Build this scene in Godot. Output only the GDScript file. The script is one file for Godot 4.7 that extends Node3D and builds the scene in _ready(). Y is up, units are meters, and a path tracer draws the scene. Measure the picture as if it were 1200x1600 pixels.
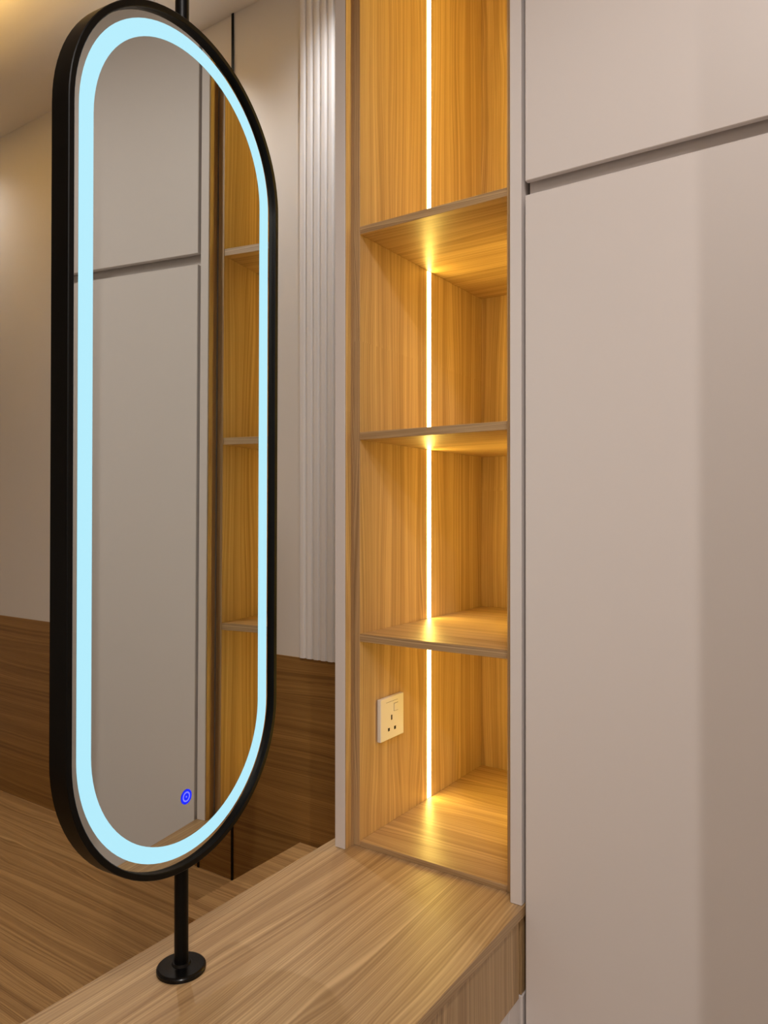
extends Node3D
# A dressing corner: swivel light mirror on a wooden counter, lit niche, white wardrobe, raised platform behind.
# x runs along the wardrobe front, z towards the room, y up; the niche's front left edge is x = 0, z = 0.

const COUNTER := 0.7523
const CEIL := 3.03
const BACK := -0.5455
const PLAT := 0.215
const NICHE_W := 0.3125
const NICHE_D := 0.5275
const NICHE_TOP := 2.82

var M := {}
var org := Vector3.ZERO
var used := {}

func _ready() -> void:
	make_camera()
	make_environment()
	make_materials()
	make_shell()
	make_downlights()
	make_cove()
	make_platform()
	make_wall_panels()
	make_niche()
	make_posts()
	make_wardrobe()
	make_counter()
	make_socket()
	make_mirror()

# ---------------------------------------------------------------- camera, environment
func make_camera() -> void:
	var cam := Camera3D.new()
	cam.name = "camera"
	add_child(cam)
	cam.position = Vector3(0.8481, 1.40, 1.1709)
	cam.rotation = Vector3(atan(4.0 / 1155.0), deg_to_rad(34.032), 0)
	cam.fov = rad_to_deg(2.0 * atan(800.0 / 1155.0))
	cam.near = 0.02
	cam.far = 60.0
	cam.current = true

func make_environment() -> void:
	var we := WorldEnvironment.new()
	we.name = "world"
	var e := Environment.new()
	e.background_mode = Environment.BG_COLOR
	e.background_color = Color(0, 0, 0)
	e.tonemap_mode = Environment.TONE_MAPPER_LINEAR
	e.tonemap_exposure = 1.10
	e.sdfgi_enabled = true
	e.ssao_enabled = true
	e.ssil_enabled = true
	we.environment = e
	add_child(we)

# ceiling lamps: [position, energy, spot half angle, blend, colour, label, lens radius]
func downlight_list() -> Array:
	var warm := Color(1.0, 0.97, 0.945)
	var neutral := Color(0.97, 0.98, 1.0)
	return [
		[Vector3(-1.12, 0, -0.36), 0.85, 62.0, 1.0, neutral, "recessed ceiling downlight beside the thin black wall strips", 0.040],
		[Vector3(-0.26, 0, -0.31), 0.46, 74.0, 1.0, neutral, "recessed ceiling downlight grazing the white fluted wall panel", 0.040],
		[Vector3(-2.46, 0, -0.30), 0.16, 70.0, 1.0, neutral, "recessed ceiling downlight grazing the plain plaster wall", 0.040],
		[Vector3(1.0, 0, 1.35), 1.42, 80.0, 0.4, warm, "large round panel lamp on the ceiling in front of the wardrobe", 0.22],
		[Vector3(2.2, 0, 2.4), 1.9, 78.0, 0.4, warm, "recessed ceiling downlight beside the right side wall", 0.040],
	]

# ---------------------------------------------------------------- helpers: names, things, parts
func numbered(called: String) -> String:
	if not used.has(called):
		used[called] = 0
		return called
	used[called] += 1
	return "%s_%03d" % [called, used[called]]

func thing(called: String, label: String, category: String, at: Vector3, group := "") -> Node3D:
	var o := Node3D.new()
	o.name = numbered(called)
	add_child(o)
	o.position = at
	org = at
	o.set_meta("label", label)
	o.set_meta("category", category)
	if group != "":
		o.set_meta("group", group)
	return o

func mb() -> SurfaceTool:
	var st := SurfaceTool.new()
	st.begin(Mesh.PRIMITIVE_TRIANGLES)
	return st

func part(parent: Node, called: String, st: SurfaceTool, m: Material, label := "") -> MeshInstance3D:
	var mi := MeshInstance3D.new()
	mi.name = called
	st.generate_tangents()
	mi.mesh = st.commit()
	mi.material_override = m
	mi.cast_shadow = GeometryInstance3D.SHADOW_CASTING_SETTING_ON
	parent.add_child(mi, true)
	if label != "":
		mi.set_meta("label", label)
	return mi

func struct(called: String, st: SurfaceTool, m: Material, label: String) -> MeshInstance3D:
	var o := part(self, called, st, m)
	o.set_meta("kind", "structure")
	o.set_meta("label", label)
	o.set_meta("category", called.get_slice("_", 0))
	return o

# ---------------------------------------------------------------- helpers: geometry
func tri(st: SurfaceTool, a: Vector3, b: Vector3, c: Vector3, n: Vector3, ua := Vector2.ZERO, ub := Vector2.ZERO, uc := Vector2.ZERO) -> void:
	var flip: bool = (b - a).cross(c - a).dot(n) > 0.0
	var vs: Array = [a, c, b] if flip else [a, b, c]
	var us: Array = [ua, uc, ub] if flip else [ua, ub, uc]
	for k in 3:
		st.set_normal(n)
		st.set_uv(us[k])
		st.add_vertex(vs[k])

func tri_s(st: SurfaceTool, vs: Array, ns: Array) -> void:
	var mean: Vector3 = ns[0] + ns[1] + ns[2]
	var flip: bool = (vs[1] - vs[0]).cross(vs[2] - vs[0]).dot(mean) > 0.0
	for k in ([0, 2, 1] if flip else [0, 1, 2]):
		st.set_normal(ns[k])
		st.set_uv(Vector2(vs[k].x, vs[k].y))
		st.add_vertex(vs[k])

func quad_s(st: SurfaceTool, a: Vector3, b: Vector3, c: Vector3, d: Vector3, na: Vector3, nb: Vector3, nc: Vector3, nd: Vector3) -> void:
	tri_s(st, [a, b, c], [na, nb, nc])
	tri_s(st, [a, c, d], [na, nc, nd])

# v runs along the grain, u across it, both in metres of texture (a tile is 0.5 m by 2 m)
func wuv(p: Vector3, n_axis: int, grain: int, off: Vector2) -> Vector2:
	var along := grain
	if along == n_axis:
		along = (n_axis + 1) % 3
	var across := 3 - n_axis - along
	return Vector2(p[across] / 0.5, p[along] / 2.0) + off

func box(st: SurfaceTool, lo_w: Vector3, hi_w: Vector3, bevel := 0.0008, grain := 1, off := Vector2.ZERO) -> void:
	var lo := lo_w - org
	var hi := hi_w - org
	var size := hi - lo
	var b: float = minf(bevel, 0.45 * minf(size.x, minf(size.y, size.z)))
	for ax in 3:
		var i := (ax + 1) % 3
		var j := (ax + 2) % 3
		for s in [-1, 1]:
			var n := Vector3.ZERO
			n[ax] = s
			var c := []
			for q in [[0, 0], [1, 0], [1, 1], [0, 1]]:
				var p := Vector3.ZERO
				p[ax] = hi[ax] if s > 0 else lo[ax]
				p[i] = hi[i] - b if q[0] else lo[i] + b
				p[j] = hi[j] - b if q[1] else lo[j] + b
				c.append(p)
			var uv := []
			for p in c:
				uv.append(wuv(p + org, ax, grain, off))
			tri(st, c[0], c[1], c[2], n, uv[0], uv[1], uv[2])
			tri(st, c[0], c[2], c[3], n, uv[0], uv[2], uv[3])
	if b <= 0.0:
		return
	for ax in 3:
		var i := (ax + 1) % 3
		var j := (ax + 2) % 3
		for si in [-1, 1]:
			for sj in [-1, 1]:
				var n := Vector3.ZERO
				n[i] = si
				n[j] = sj
				n = n.normalized()
				var p1 := Vector3.ZERO
				p1[i] = hi[i] if si > 0 else lo[i]
				p1[j] = hi[j] - b if sj > 0 else lo[j] + b
				var p2 := Vector3.ZERO
				p2[i] = hi[i] - b if si > 0 else lo[i] + b
				p2[j] = hi[j] if sj > 0 else lo[j]
				var c := [p1, p2, p2, p1]
				for k in 4:
					var p: Vector3 = c[k]
					p[ax] = lo[ax] + b if k < 2 else hi[ax] - b
					c[k] = p
				var uv := []
				for p in c:
					uv.append(wuv(p + org, i, grain, off))
				tri(st, c[0], c[1], c[2], n, uv[0], uv[1], uv[2])
				tri(st, c[0], c[2], c[3], n, uv[0], uv[2], uv[3])
	for sx in [-1, 1]:
		for sy in [-1, 1]:
			for sz in [-1, 1]:
				var s := Vector3(sx, sy, sz)
				var corner := Vector3(hi.x if sx > 0 else lo.x, hi.y if sy > 0 else lo.y, hi.z if sz > 0 else lo.z)
				var a := corner - s * b + Vector3(sx * b, 0, 0)
				var bb := corner - s * b + Vector3(0, sy * b, 0)
				var cc := corner - s * b + Vector3(0, 0, sz * b)
				tri(st, a, bb, cc, s.normalized())

func one_box(lo: Vector3, hi: Vector3, bevel := 0.0008, grain := 1, off := Vector2.ZERO) -> SurfaceTool:
	var st := mb()
	box(st, lo, hi, bevel, grain, off)
	return st

# a closed profile of [radius, height] turned about the y axis
func lathe(st: SurfaceTool, prof: Array, centre: Vector3, n := 48) -> void:
	for k in prof.size() - 1:
		var p: Vector2 = prof[k]
		var q: Vector2 = prof[k + 1]
		var d := q - p
		if d.length() < 1e-7:
			continue
		var out := Vector2(d.y, -d.x).normalized()
		for i in n:
			var a := TAU * i / n
			var b := TAU * (i + 1) / n
			var ca := Vector3(cos(a), 0, sin(a))
			var cb := Vector3(cos(b), 0, sin(b))
			var na := ca * out.x + Vector3(0, out.y, 0)
			var nb := cb * out.x + Vector3(0, out.y, 0)
			var v0 := centre + ca * p.x + Vector3(0, p.y, 0)
			var v1 := centre + cb * p.x + Vector3(0, p.y, 0)
			var v2 := centre + cb * q.x + Vector3(0, q.y, 0)
			var v3 := centre + ca * q.x + Vector3(0, q.y, 0)
			if p.x > 1e-6:
				tri_s(st, [v0, v1, v2], [na, nb, nb])
			if q.x > 1e-6:
				tri_s(st, [v0, v2, v3], [na, nb, na])

# ---------------------------------------------------------------- materials
func mat(albedo: Color, rough: float, spec := 0.5, metal := 0.0) -> StandardMaterial3D:
	var m := StandardMaterial3D.new()
	m.albedo_color = albedo
	m.roughness = rough
	m.metallic = metal
	m.metallic_specular = spec
	return m

func glow(c: Color, energy: float) -> StandardMaterial3D:
	var m := mat(Color(0.25, 0.25, 0.25), 0.5, 0.3)
	m.emission_enabled = true
	m.emission = c
	m.emission_energy_multiplier = energy
	return m

# straight flowing grain: a periodic line pattern looked up along a warped coordinate, so that loops and cathedrals form; tiles both ways
func grain_images(seed_: int, dark: Color, light: Color) -> Array:
	var n := 1024
	var rng := RandomNumberGenerator.new()
	rng.seed = seed_
	# line pattern across the grain
	var line := PackedFloat32Array()
	line.resize(2048)
	var waves := []
	for k in 26:
		waves.append([rng.randi_range(6, 40), rng.randf() * TAU, 0.16])
	for k in 34:
		waves.append([rng.randi_range(60, 150), rng.randf() * TAU, 0.16])
	for i in 2048:
		var v := 0.0
		var t := TAU * i / 2048.0
		for w in waves:
			v += w[2] * sin(w[0] * t + w[1])
		line[i] = v
	# slow warps
	var f := FastNoiseLite.new()
	f.seed = seed_
	f.noise_type = FastNoiseLite.TYPE_SIMPLEX
	f.fractal_octaves = 2
	f.frequency = 0.022
	var warp := f.get_seamless_image(128, 64)
	warp.convert(Image.FORMAT_RF)
	warp.resize(n, n, Image.INTERPOLATE_CUBIC)
	var wd := warp.get_data().to_float32_array()
	# fine pores: short dashes along the grain
	f.seed = seed_ + 7
	f.frequency = 0.35
	f.fractal_octaves = 3
	var pore := f.get_seamless_image(1024, 48)
	pore.convert(Image.FORMAT_RF)
	pore.resize(n, n, Image.INTERPOLATE_CUBIC)
	var pd := pore.get_data().to_float32_array()
	# broad tone bands
	f.seed = seed_ + 13
	f.frequency = 0.03
	f.fractal_octaves = 2
	var band := f.get_seamless_image(256, 32)
	band.convert(Image.FORMAT_RF)
	band.resize(n, n, Image.INTERPOLATE_CUBIC)
	var bd := band.get_data().to_float32_array()
	var rgb := PackedByteArray()
	rgb.resize(n * n * 3)
	var gray := PackedByteArray()
	gray.resize(n * n)
	for y in n:
		for x in n:
			var i := y * n + x
			var r := x * 2.0 + (wd[i] - 0.5) * 120.0
			var li: float = line[posmod(int(r), 2048)]
			var v: float = 0.52 + 0.18 * li + 0.38 * (pd[i] - 0.5) + 0.42 * (bd[i] - 0.5)
			v = clampf(v, 0.0, 1.0)
			rgb[i * 3] = int(255.0 * lerpf(dark.r, light.r, v))
			rgb[i * 3 + 1] = int(255.0 * lerpf(dark.g, light.g, v))
			rgb[i * 3 + 2] = int(255.0 * lerpf(dark.b, light.b, v))
			gray[i] = int(255.0 * v)
	var a := Image.create_from_data(n, n, false, Image.FORMAT_RGB8, rgb)
	var b := Image.create_from_data(n, n, false, Image.FORMAT_L8, gray)
	return [ImageTexture.create_from_image(a), ImageTexture.create_from_image(b)]

func wood(tex: Array, tint: Color, rough: float, spec: float) -> StandardMaterial3D:
	var m := mat(tint, rough, spec)
	m.albedo_texture = tex[0]
	m.heightmap_enabled = true
	m.heightmap_texture = tex[1]
	m.heightmap_scale = 0.012
	return m

func make_materials() -> void:
	var oak := grain_images(11, Color(0.59, 0.462, 0.315), Color(0.825, 0.697, 0.52))
	M.oak = wood(oak, Color(1, 1, 1), 0.39, 0.5)
	M.oak_edge = wood(oak, Color(0.80, 0.76, 0.74), 0.5, 0.4)
	var teak := grain_images(29, Color(0.435, 0.31, 0.155), Color(0.63, 0.475, 0.27))
	M.brown = wood(teak, Color(1.06, 1.05, 1.0), 0.5, 0.35)
	M.deck = wood(oak, Color(0.92, 0.86, 0.75), 0.45, 0.4)
	M.step = wood(oak, Color(1.0, 0.94, 0.83), 0.45, 0.4)
	M.laminate = mat(Color(0.87, 0.838, 0.825), 0.42, 0.4)
	M.plaster = mat(Color(0.85, 0.825, 0.79), 0.85, 0.3)
	M.ceiling = mat(Color(0.90, 0.87, 0.82), 0.9, 0.3)
	M.flute = mat(Color(0.89, 0.87, 0.85), 0.55, 0.4)
	M.floor = mat(Color(0.70, 0.60, 0.49), 0.45, 0.4)
	M.black = mat(Color(0.018, 0.018, 0.02), 0.40, 0.28)
	M.black_gloss = mat(Color(0.03, 0.03, 0.032), 0.25, 0.4)
	M.gap = mat(Color(0.10, 0.085, 0.075), 0.8, 0.2)
	M.silver = mat(Color(0.83, 0.84, 0.825), 0.0, 0.5, 1.0)
	M.socket = mat(Color(0.90, 0.88, 0.84), 0.35, 0.5)
	M.slot = mat(Color(0.12, 0.09, 0.07), 0.6, 0.3)
	M.strip = glow(Color(1.0, 0.89, 0.56), 15.0)
	M.band = glow(Color(0.69, 0.92, 0.985), 0.90)
	M.blue = glow(Color(0.04, 0.14, 0.96), 1.0)
	M.blue_pale = glow(Color(0.48, 0.48, 0.98), 1.0)
	for m in [M.blue, M.blue_pale]:
		m.albedo_color = Color(0.02, 0.02, 0.05)
	M.lamp = glow(Color(1.0, 0.93, 0.85), 6.0)
	M.lamp_soft = glow(Color(1.0, 0.95, 0.90), 2.0)
	M.cove = glow(Color(1.0, 0.78, 0.40), 4.0)
	M.white_metal = mat(Color(0.88, 0.88, 0.87), 0.5, 0.4)

# ---------------------------------------------------------------- room shell
func make_shell() -> void:
	org = Vector3.ZERO
	var xl := -2.75
	var xr := 2.75
	var zf := 3.5
	var t := 0.12
	struct("floor", one_box(Vector3(xl - t, -t, BACK - t), Vector3(xr + t, 0, zf + t), 0.0), M.floor, "plain beige room floor")
	struct("ceiling", one_box(Vector3(xl - t, CEIL, BACK - t), Vector3(xr + t, CEIL + t, zf + t), 0.0), M.ceiling, "plain pale ceiling")
	struct("wall_back", one_box(Vector3(xl - t, 0, BACK - t), Vector3(xr + t, CEIL, BACK), 0.0), M.plaster, "cream plaster wall above the wooden wainscot")
	struct("wall_left", one_box(Vector3(xl - t, 0, BACK), Vector3(xl, CEIL, zf), 0.0), M.plaster, "cream plaster side wall beside the platform")
	struct("wall_front", one_box(Vector3(xl - t, 0, zf), Vector3(xr + t, CEIL, zf + t), 0.0), M.plaster, "cream plaster wall facing the wardrobe")
	var st := mb()
	box(st, Vector3(xr, 0, BACK), Vector3(xr + t, CEIL, zf), 0.0)
	box(st, Vector3(1.02, 0, BACK), Vector3(xr, CEIL, 0.62), 0.0)
	struct("wall_right", st, M.plaster, "cream plaster wall stepping out beside the wardrobe")

# ---------------------------------------------------------------- lamps
func make_downlights() -> void:
	for d in downlight_list():
		var at := Vector3(d[0].x, CEIL, d[0].z)
		var r: float = d[6]
		var big := r > 0.1
		var o := thing("ceiling_panel_lamp" if big else "ceiling_downlight", d[5], "ceiling lamp" if big else "downlight", at, "" if big else "recessed ceiling downlights")
		var ring := mb()
		lathe(ring, [Vector2(r, 0.0), Vector2(r, -0.002), Vector2(r + 0.004, -0.006), Vector2(r + 0.012, -0.006), Vector2(r + 0.016, -0.001), Vector2(r + 0.016, 0.0)], Vector3.ZERO, 48)
		part(o, "trim_ring", ring, M.white_metal)
		var disc := mb()
		lathe(disc, [Vector2(0.0, -0.003), Vector2(r + 0.001, -0.003)], Vector3.ZERO, 48)
		part(o, "lamp_lens", disc, M.lamp_soft if big else M.lamp)
		var s := SpotLight3D.new()
		s.name = "lamp_light"
		o.add_child(s)
		s.position = Vector3(0, -0.015 - 0.6 * r, 0)
		s.rotation.x = -PI / 2
		s.light_energy = d[1]
		s.light_color = d[4]
		s.light_size = 0.6 * r
		s.spot_range = 9.0
		s.spot_attenuation = 2.0
		s.spot_angle = d[2]
		s.spot_angle_attenuation = d[3]
		s.shadow_enabled = true

func make_cove() -> void:
	# a plaster light trough hung under the ceiling over the platform, its warm strip washing the ceiling
	var z0 := 0.08
	var o := thing("cove_trough", "plaster light trough hung under the ceiling over the platform", "light trough", Vector3(-1.7, 2.90, z0))
	var st := mb()
	box(st, Vector3(-2.74, 2.90, z0 - 0.06), Vector3(-0.70, 2.915, z0 + 0.06), 0.002)
	box(st, Vector3(-2.74, 2.915, z0 - 0.06), Vector3(-0.70, 2.935, z0 - 0.045), 0.002)
	box(st, Vector3(-2.74, 2.915, z0 + 0.045), Vector3(-0.70, 2.935, z0 + 0.06), 0.002)
	part(o, "trough", st, M.plaster)
	for x in [-2.4, -1.0]:
		part(o, "hanger", one_box(Vector3(x - 0.01, 2.915, z0 - 0.01), Vector3(x + 0.01, CEIL, z0 + 0.01)), M.white_metal)
	part(o, "led_strip", one_box(Vector3(-2.70, 2.915, z0 - 0.02), Vector3(-0.75, 2.921, z0 - 0.008)), M.cove, "warm glowing strip")
	area(o, Vector3(-1.725, 2.925, z0 - 0.014), Vector3(0, 1, 0), Vector2(1.95, 0.012), Color(1.0, 0.81, 0.44), 0.62)

# a rectangle light in front of a strip; `towards` is where it shines, size.x runs along x (or z), size.y across
func area(parent: Node3D, at: Vector3, towards: Vector3, size: Vector2, c: Color, energy: float) -> void:
	var a := AreaLight3D.new()
	a.name = "strip_light"
	parent.add_child(a, true)
	a.area_size = size
	a.light_energy = energy
	a.light_color = c
	a.shadow_enabled = true
	a.area_range = 8.0
	a.area_attenuation = 2.0
	var z := -towards
	var up := Vector3.UP if absf(towards.y) < 0.9 else Vector3(0, 0, 1)
	var x := up.cross(z).normalized()
	a.basis = Basis(x, z.cross(x), z)
	a.position = at - org

# ---------------------------------------------------------------- platform and ledge
func make_platform() -> void:
	var o := thing("raised_platform", "low wide wooden platform floor running to the brown wainscot", "platform", Vector3(-1.4, 0, 1.0))
	part(o, "deck", one_box(Vector3(-2.748, PLAT - 0.018, BACK + 0.002), Vector3(-0.066, PLAT, 2.6), 0.001, 0, Vector2(0.13, 0.4)), M.deck)
	part(o, "riser", one_box(Vector3(-2.74, 0.001, 2.56), Vector3(-0.07, PLAT - 0.0185, 2.58), 0.001, 0, Vector2(0.3, 0.1)), M.deck)
	var l := thing("step_box", "low wooden box step between the platform and the tall niche cabinet", "step", Vector3(-0.33, PLAT, -0.3))
	part(l, "step_top", one_box(Vector3(-0.615, 0.3915, BACK + 0.004), Vector3(-0.0405, 0.4095, -0.0720), 0.001, 0, Vector2(0.57, 0.21)), M.step)
	part(l, "front_panel", one_box(Vector3(-0.612, PLAT + 0.0005, -0.092), Vector3(-0.0405, 0.391, -0.074), 0.001, 0, Vector2(0.37, 0.71)), M.brown)
	part(l, "side_panel", one_box(Vector3(-0.612, PLAT + 0.0005, BACK + 0.004), Vector3(-0.594, 0.391, -0.0925), 0.001, 2, Vector2(0.7, 0.31)), M.brown)

# ---------------------------------------------------------------- wainscot, fluted panel, black trims
func make_wall_panels() -> void:
	var h := thing("wainscot_panel", "dark brown wood-grain wainscot along the foot of the cream wall", "wainscot", Vector3(-1.4, PLAT, BACK))
	part(h, "panel", one_box(Vector3(-2.748, PLAT + 0.0005, BACK + 0.0002), Vector3(-0.0405, 0.967, BACK + 0.0035), 0.0006, 0, Vector2(0.21, 0.05)), M.brown)
	org = Vector3.ZERO
	var n := 0
	for x in [-0.9012, -1.0604]:
		n += 1
		struct("trim_%d" % n, one_box(Vector3(x - 0.0048, PLAT + 0.001, BACK + 0.0036), Vector3(x + 0.0048, CEIL - 0.001, BACK + 0.0066), 0.0004), M.black, "thin black metal strip running up the wall to the ceiling")
	# fluted panel: a backing board with half-round ribs
	var f := thing("fluted_panel", "white vertically fluted wall panel between cream wall and niche cabinet", "wall panel", Vector3(-0.33, 0.968, BACK))
	var x0 := -0.6155
	var x1 := -0.0405
	part(f, "backing", one_box(Vector3(x0, 0.968, BACK + 0.0004), Vector3(x1, CEIL - 0.001, BACK + 0.006), 0.0005), M.flute)
	var pitch := 0.0268
	var count := int((x1 - x0 - 0.010) / pitch)
	var rib := mb()
	var w := 0.0098
	var hgt := 0.007
	var ys := [0.0, CEIL - 0.97]
	var prev := Vector2.ZERO
	var prevn := Vector2.ZERO
	for k in 13:
		var a := PI * (1.0 - k / 12.0)
		var cs := signf(cos(a)) * pow(absf(cos(a)), 0.6)
		var p := Vector2(cs * w, pow(sin(a), 0.6) * hgt) if k > 0 and k < 12 else Vector2(cs * w, 0)
		var nn := Vector2(signf(cos(a)) * pow(absf(cos(a)), 1.4) / w, pow(maxf(sin(a), 0.0), 1.4) / hgt).normalized()
		if k > 0:
			quad_s(rib, Vector3(prev.x, ys[0], prev.y), Vector3(p.x, ys[0], p.y), Vector3(p.x, ys[1], p.y), Vector3(prev.x, ys[1], prev.y), Vector3(prevn.x, 0, prevn.y), Vector3(nn.x, 0, nn.y), Vector3(nn.x, 0, nn.y), Vector3(prevn.x, 0, prevn.y))
			for e in 2:
				tri(rib, Vector3(0, ys[e], 0), Vector3(prev.x, ys[e], prev.y), Vector3(p.x, ys[e], p.y), Vector3(0, 1.0 if e else -1.0, 0))
		prev = p
		prevn = nn
	rib.generate_tangents()
	var mesh := rib.commit()
	for k in count:
		var mi := MeshInstance3D.new()
		mi.name = "rib"
		mi.mesh = mesh
		mi.material_override = M.flute
		f.add_child(mi, true)
		mi.position = Vector3(x0 + 0.014 + pitch * k, 0.9685, BACK + 0.0058) - org

# ---------------------------------------------------------------- niche
func make_niche() -> void:
	var o := thing("display_niche", "tall open oak niche with shelves and vertical glowing warm strips", "niche", Vector3(0.156, COUNTER, -0.26))
	var t := 0.0152
	var zb := -NICHE_D
	var y0 := COUNTER + 0.0002
	part(o, "side_panel", one_box(Vector3(-t, y0, zb - 0.016), Vector3(0, NICHE_TOP + t, 0), 0.0006, 1, Vector2(0.0, 0.13)), M.oak)
	part(o, "side_panel", one_box(Vector3(NICHE_W, y0, zb - 0.016), Vector3(NICHE_W + t, NICHE_TOP + t, 0), 0.0006, 1, Vector2(0.41, 0.63)), M.oak)
	part(o, "back_panel", one_box(Vector3(0.0002, y0, zb - 0.016), Vector3(NICHE_W - 0.0002, NICHE_TOP + t, zb), 0.0, 1, Vector2(0.77, 0.27)), M.oak)
	part(o, "bottom_panel", one_box(Vector3(0.0002, y0, zb), Vector3(NICHE_W - 0.0002, 0.7632, 0), 0.0006, 0, Vector2(0.35, 0.52)), M.oak)
	part(o, "top_panel", one_box(Vector3(0.0002, NICHE_TOP, zb), Vector3(NICHE_W - 0.0002, NICHE_TOP + t, 0), 0.0006, 0, Vector2(0.15, 0.92)), M.oak)
	var tops := [1.1667, 1.5611, 1.9635]
	for k in 3:
		part(o, "shelf", one_box(Vector3(0.0002, tops[k] - t, zb), Vector3(NICHE_W - 0.0002, tops[k], -0.0003), 0.0006, 0, Vector2(0.2 + 0.31 * k, 0.12 + 0.23 * k)), M.oak)
	var lows := [0.7632, 1.1667, 1.5611, 1.9635]
	var highs := [1.1667 - t, 1.5611 - t, 1.9635 - t, NICHE_TOP]
	var amber := Color(1.0, 0.838, 0.24)
	for k in 4:
		var a: float = lows[k] + 0.001
		var b: float = highs[k] - 0.001
		for side in 2:
			var xa: float = -0.0016 if side == 0 else NICHE_W - 0.0004
			part(o, "led_strip", one_box(Vector3(xa, a, -0.2745), Vector3(xa + 0.002, b, -0.2575), 0.0), M.strip, "glowing warm white light strip let into the side panel")
			var xl: float = 0.0010 if side == 0 else NICHE_W - 0.0010
			area(o, Vector3(xl, 0.5 * (a + b), -0.266), Vector3(1 if side == 0 else -1, 0, 0), Vector2(0.016, b - a), amber, 0.044 * (b - a) / 0.39)

func make_posts() -> void:
	var n := 0
	for p in [[-0.0396, -0.0135, "white upright board with oak-lined edge beside the fluted panel"], [0.3297, 0.3515, "white upright board between lit niche and white wardrobe doors"]]:
		n += 1
		var o := thing("upright_board", p[2], "upright board", Vector3(0.5 * (p[0] + p[1]), COUNTER, 0.02), "white uprights framing the niche")
		var left := n == 1
		var wx0: float = p[0] if left else p[0] + 0.0012
		var wx1: float = p[1] - 0.0012 if left else p[1]
		part(o, "white_board", one_box(Vector3(wx0, COUNTER + 0.0002, BACK + 0.001), Vector3(minf(wx1, -0.0154) if left else wx1, CEIL - 0.001, 0.0275 if left else 0.029), 0.0008), M.laminate)
		var lx: float = -0.0153 if left else p[0]
		part(o, "oak_liner", one_box(Vector3(lx, COUNTER + 0.0003, 0.0004), Vector3(lx + (0.0018 if left else 0.0011), CEIL - 0.002, 0.027), 0.0003, 1, Vector2(0.3 * n, 0.2)), M.oak)
	var f := thing("niche_fascia", "white fascia board closing the niche cabinet up to the ceiling", "fascia", Vector3(0.156, 2.64, 0))
	part(f, "board", one_box(Vector3(-0.0130, NICHE_TOP + 0.016, -0.02), Vector3(0.3294, CEIL - 0.001, 0.0), 0.0008), M.laminate)

# ---------------------------------------------------------------- wardrobe
func make_wardrobe() -> void:
	var o := thing("wardrobe", "tall white handleless wardrobe with upper and lower doors", "wardrobe", Vector3(0.69, 0, -0.26))
	var x0 := 0.3582
	var x1 := 1.016
	var f := 0.0290
	part(o, "carcass", one_box(Vector3(x0 + 0.001, 0.001, BACK + 0.001), Vector3(x1, CEIL - 0.001, f - 0.030), 0.0), M.laminate)
	part(o, "lower_door", one_box(Vector3(x0, 0.08, f - 0.0185), Vector3(x1, 1.9279, f), 0.0012), M.laminate)
	part(o, "upper_door", door_slab(x0, x1, 1.9510, 2.66, 1.985, f), M.laminate)
	part(o, "top_filler", one_box(Vector3(x0, 2.663, f - 0.0185), Vector3(x1, CEIL - 0.001, f), 0.0012), M.laminate)
	part(o, "plinth", one_box(Vector3(x0, 0.001, f - 0.0295), Vector3(x1, 0.077, f - 0.0200), 0.0008), M.laminate)
	part(o, "handle_channel", one_box(Vector3(x0, 1.89, f - 0.0298), Vector3(x1, 1.984, f - 0.0215), 0.0), M.laminate, "recessed grip channel between the doors")

# an upper door whose lower back edge is cut away as a finger pull
func door_slab(x0: float, x1: float, y0: float, y1: float, step: float, f: float) -> SurfaceTool:
	var st := mb()
	box(st, Vector3(x0, y0, f - 0.0105), Vector3(x1, y1, f), 0.0012)
	box(st, Vector3(x0 + 0.001, step, f - 0.0285), Vector3(x1 - 0.001, y1 - 0.001, f - 0.009), 0.0)
	return st

# ---------------------------------------------------------------- counter
func make_counter() -> void:
	var o := thing("vanity_counter", "light oak vanity counter carrying the oval mirror and the niche", "counter", Vector3(0.145, 0, 1.0))
	part(o, "countertop", one_box(Vector3(-0.0640, COUNTER - 0.018, BACK + 0.004), Vector3(0.3545, COUNTER, 2.2), 0.0008, 2, Vector2(0.09, 0.33)), M.oak)
	part(o, "drawer_front", one_box(Vector3(0.3325, 0.604, 0.0375), Vector3(0.3505, COUNTER - 0.0185, 0.90), 0.0008, 1, Vector2(0.62, 0.12)), M.oak)
	part(o, "drawer_front", one_box(Vector3(0.3325, 0.604, 0.9025), Vector3(0.3505, COUNTER - 0.0185, 2.18), 0.0008, 1, Vector2(0.12, 0.52)), M.oak)
	part(o, "end_panel", one_box(Vector3(0.30, 0.604, 0.0), Vector3(0.3500, COUNTER - 0.0185, 0.0270), 0.0008, 1, Vector2(0.41, 0.22)), M.oak)
	part(o, "back_board", one_box(Vector3(-0.058, 0.001, -0.05), Vector3(-0.040, COUNTER - 0.0185, 2.18), 0.0008, 2, Vector2(0.31, 0.62)), M.brown)
	part(o, "cabinet_body", one_box(Vector3(-0.0395, 0.001, BACK + 0.004), Vector3(0.29, COUNTER - 0.0187, 2.18), 0.0), M.laminate)
	var z := 0.0295
	for w in [0.0450, 0.60, 0.60, 0.60]:
		part(o, "cabinet_door", one_box(Vector3(0.326, 0.08, z + 0.001), Vector3(0.349, 0.6035, z + w - 0.001), 0.0008), M.laminate)
		z += w
	part(o, "filler_strip", one_box(Vector3(0.30, 0.001, 0.0005), Vector3(0.3525, 0.6035, 0.0285), 0.0008), M.laminate)
	part(o, "plinth", one_box(Vector3(0.2905, 0.001, 0.001), Vector3(0.31, 0.078, 2.17), 0.0008), M.laminate)

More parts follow.
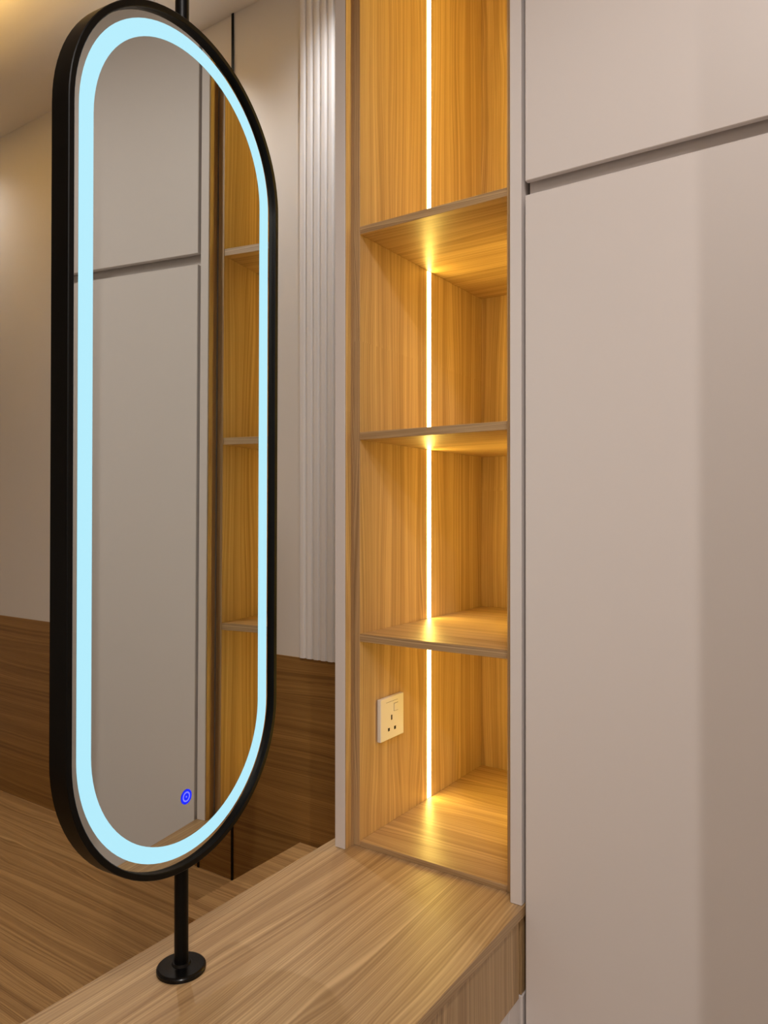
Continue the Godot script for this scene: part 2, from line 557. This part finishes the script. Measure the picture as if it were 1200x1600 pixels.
# ---------------------------------------------------------------- power socket
func make_socket() -> void:
	var o := thing("power_socket", "small square white three-pin power socket with rocker switch", "socket", Vector3(0.0002, 0.983, -0.1024))
	part(o, "plate", one_box(Vector3(0.0002, 0.9395, -0.1458), Vector3(0.0092, 1.0258, -0.0594), 0.0012), M.socket)
	part(o, "rocker_switch", one_box(Vector3(0.009, 0.9945, -0.1230), Vector3(0.0103, 1.0096, -0.1085), 0.0005), M.socket)
	part(o, "switch_gap", one_box(Vector3(0.0088, 0.9937, -0.1236), Vector3(0.00932, 1.0102, -0.1079), 0.0001), M.slot)
	part(o, "groove", one_box(Vector3(0.0088, 1.0158, -0.1228), Vector3(0.00928, 1.0164, -0.0790), 0.0001), M.slot)
	for s in [[0.9778, 0.9882, -0.1018, -0.0972], [0.9567, 0.9632, -0.0925, -0.0858], [0.9560, 0.9628, -0.1155, -0.1085]]:
		part(o, "pin_slot", one_box(Vector3(0.0086, s[0], s[2]), Vector3(0.00935, s[1], s[3]), 0.0001), M.slot)

# ---------------------------------------------------------------- mirror
const POLE := Vector3(0.0184, COUNTER, 0.4581)
const TILT := -0.003944
const GLASS := 0.0181      # glass plane in front of the pole axis
const MID_S := -0.0095     # mirror's middle off the pole
const MID_Y := 1.4968
const RUN := 0.391         # half the straight side

func on_mirror(s: float, y: float, p: float) -> Vector3:
	# s along the width, y above the mirror's middle, p out of the glass; in the mirror's own axes
	return Vector3(MID_S + s, MID_Y - COUNTER + (MID_Y - 1.4) * 0.0 + y * cos(TILT) + p * sin(TILT), GLASS + p * cos(TILT) - (y + MID_Y - 1.4) * sin(TILT))

# outline of a stadium of half width w at parameter k of n, with its outward direction
func outline(n: int) -> Array:
	var out := []
	var half := int(n / 2.0)
	for k in half + 1:
		var a := PI * k / half
		out.append([Vector2(cos(a), sin(a)), 1.0])
	for k in half + 1:
		var a := PI + PI * k / half
		out.append([Vector2(cos(a), sin(a)), -1.0])
	return out

func stadium_sweep(st: SurfaceTool, prof: Array) -> void:
	# prof: closed list of (half width, p); swept round the stadium
	var ol := outline(96)
	var m := ol.size()
	for j in prof.size():
		var p: Vector2 = prof[j]
		var q: Vector2 = prof[(j + 1) % prof.size()]
		var d := (q - p).normalized()
		var nn := Vector2(d.y, -d.x)
		for k in m:
			var a = ol[k]
			var b = ol[(k + 1) % m]
			var vs := []
			var ns := []
			for e in [[a, p], [b, p], [b, q], [a, q]]:
				var dir: Vector2 = e[0][0]
				var pt: Vector2 = e[1]
				var flat := dir * pt.x + Vector2(0, RUN * e[0][1])
				vs.append(on_mirror(flat.x, flat.y, pt.y))
				ns.append(Vector3(dir.x * nn.x, dir.y * nn.x, nn.y))
			quad_s(st, vs[0], vs[1], vs[2], vs[3], ns[0], ns[1], ns[2], ns[3])

func stadium_face(st: SurfaceTool, w: float, p: float, front: bool) -> void:
	var ol := outline(96)
	var m := ol.size()
	var n := Vector3(0, sin(TILT), cos(TILT)) * (1.0 if front else -1.0)
	var c := on_mirror(0, 0, p)
	for k in m:
		var a: Vector2 = ol[k][0] * w + Vector2(0, RUN * ol[k][1])
		var b: Vector2 = ol[(k + 1) % m][0] * w + Vector2(0, RUN * ol[(k + 1) % m][1])
		if a.distance_to(b) > 1e-7:
			tri(st, c, on_mirror(a.x, a.y, p), on_mirror(b.x, b.y, p), n)

func disc_ring(st: SurfaceTool, centre: Vector2, r0: float, r1: float, p: float) -> void:
	var n := Vector3(0, sin(TILT), cos(TILT))
	for k in 40:
		var a := TAU * k / 40
		var b := TAU * (k + 1) / 40
		var da := Vector2(cos(a), sin(a))
		var db := Vector2(cos(b), sin(b))
		var v := [centre + da * r0, centre + db * r0, centre + db * r1, centre + da * r1]
		var q := []
		for e in v:
			q.append(on_mirror(e.x, e.y, p))
		tri(st, q[0], q[1], q[2], n)
		tri(st, q[0], q[2], q[3], n)

func make_mirror() -> void:
	var o := thing("swivel_mirror", "oval black-framed mirror with glowing cyan band on a black pole", "mirror", POLE)
	o.rotation_degrees.y = 95.284
	var st := mb()
	stadium_sweep(st, [Vector2(0.1925, -0.004), Vector2(0.1925, 0.0062), Vector2(0.1935, 0.0072), Vector2(0.2000, 0.0072), Vector2(0.2010, 0.0062), Vector2(0.2010, -0.0230), Vector2(0.2000, -0.0240), Vector2(0.1840, -0.0240), Vector2(0.1840, -0.0045), Vector2(0.1925, -0.0045)])
	part(o, "frame", st, M.black, "slim black metal frame")
	st = mb()
	stadium_face(st, 0.1924, 0.0, true)
	stadium_face(st, 0.1924, -0.004, false)
	stadium_sweep(st, [Vector2(0.1924, 0.0), Vector2(0.1924, -0.004)])
	part(o, "mirror_glass", st, M.silver)
	st = mb()
	stadium_face(st, 0.1839, -0.0236, false)
	stadium_face(st, 0.1839, -0.0226, true)
	part(o, "back_plate", st, M.black)
	st = mb()
	stadium_sweep(st, [Vector2(0.1607, -0.0003), Vector2(0.1607, 0.0004), Vector2(0.1815, 0.0004), Vector2(0.1815, -0.0003)])
	part(o, "light_band", st, M.band, "frosted band glowing pale cyan")
	for s in [-0.1711, 0.1711]:
		var a := AreaLight3D.new()
		a.name = "band_light"
		o.add_child(a, true)
		a.area_size = Vector2(0.018, 2.0 * RUN)
		a.light_energy = 0.003
		a.light_color = Color(0.69, 0.92, 0.985)
		a.area_range = 6.0
		a.area_attenuation = 2.0
		a.shadow_enabled = true
		a.position = on_mirror(s, 0, 0.002)
		a.rotation.y = PI
	# touch key printed on the glass: two blue rings and a dot
	var c := Vector2(-0.0079 - MID_S, 1.0035 - MID_Y)
	st = mb()
	disc_ring(st, c, 0.0072, 0.0104, 0.0004)
	var key := part(o, "touch_key", st, M.blue, "round blue glowing touch symbol")
	st = mb()
	disc_ring(st, c, 0.0013, 0.0050, 0.0004)
	part(key, "inner_ring", st, M.blue)
	st = mb()
	disc_ring(st, c, 0.0050, 0.0072, 0.0004)
	disc_ring(st, c, 0.0, 0.0013, 0.0004)
	part(key, "pale_ring", st, M.blue_pale)
	# pole, foot and ceiling mount
	var r := 0.0098
	var top := CEIL - COUNTER
	st = mb()
	lathe(st, [Vector2(r, 0.004), Vector2(r, MID_Y - COUNTER - RUN - 0.19)], Vector3.ZERO, 40)
	part(o, "lower_pole", st, M.black)
	st = mb()
	lathe(st, [Vector2(r, MID_Y - COUNTER + RUN + 0.19), Vector2(r, top - 0.003)], Vector3.ZERO, 40)
	part(o, "upper_pole", st, M.black)
	st = mb()
	lathe(st, [Vector2(0.0345, 0.0002), Vector2(0.0345, 0.0045), Vector2(0.0335, 0.0060), Vector2(0.0315, 0.0072), Vector2(0.016, 0.0085), Vector2(0.0135, 0.0090), Vector2(0.0125, 0.0125), Vector2(0.0098, 0.0128)], Vector3.ZERO, 56)
	part(o, "foot_flange", st, M.black_gloss, "round glossy black foot")
	st = mb()
	lathe(st, [Vector2(0.0098, top - 0.012), Vector2(0.0130, top - 0.012), Vector2(0.016, top - 0.0085), Vector2(0.0335, top - 0.006), Vector2(0.0345, top - 0.0002)], Vector3.ZERO, 56)
	part(o, "ceiling_flange", st, M.black_gloss)
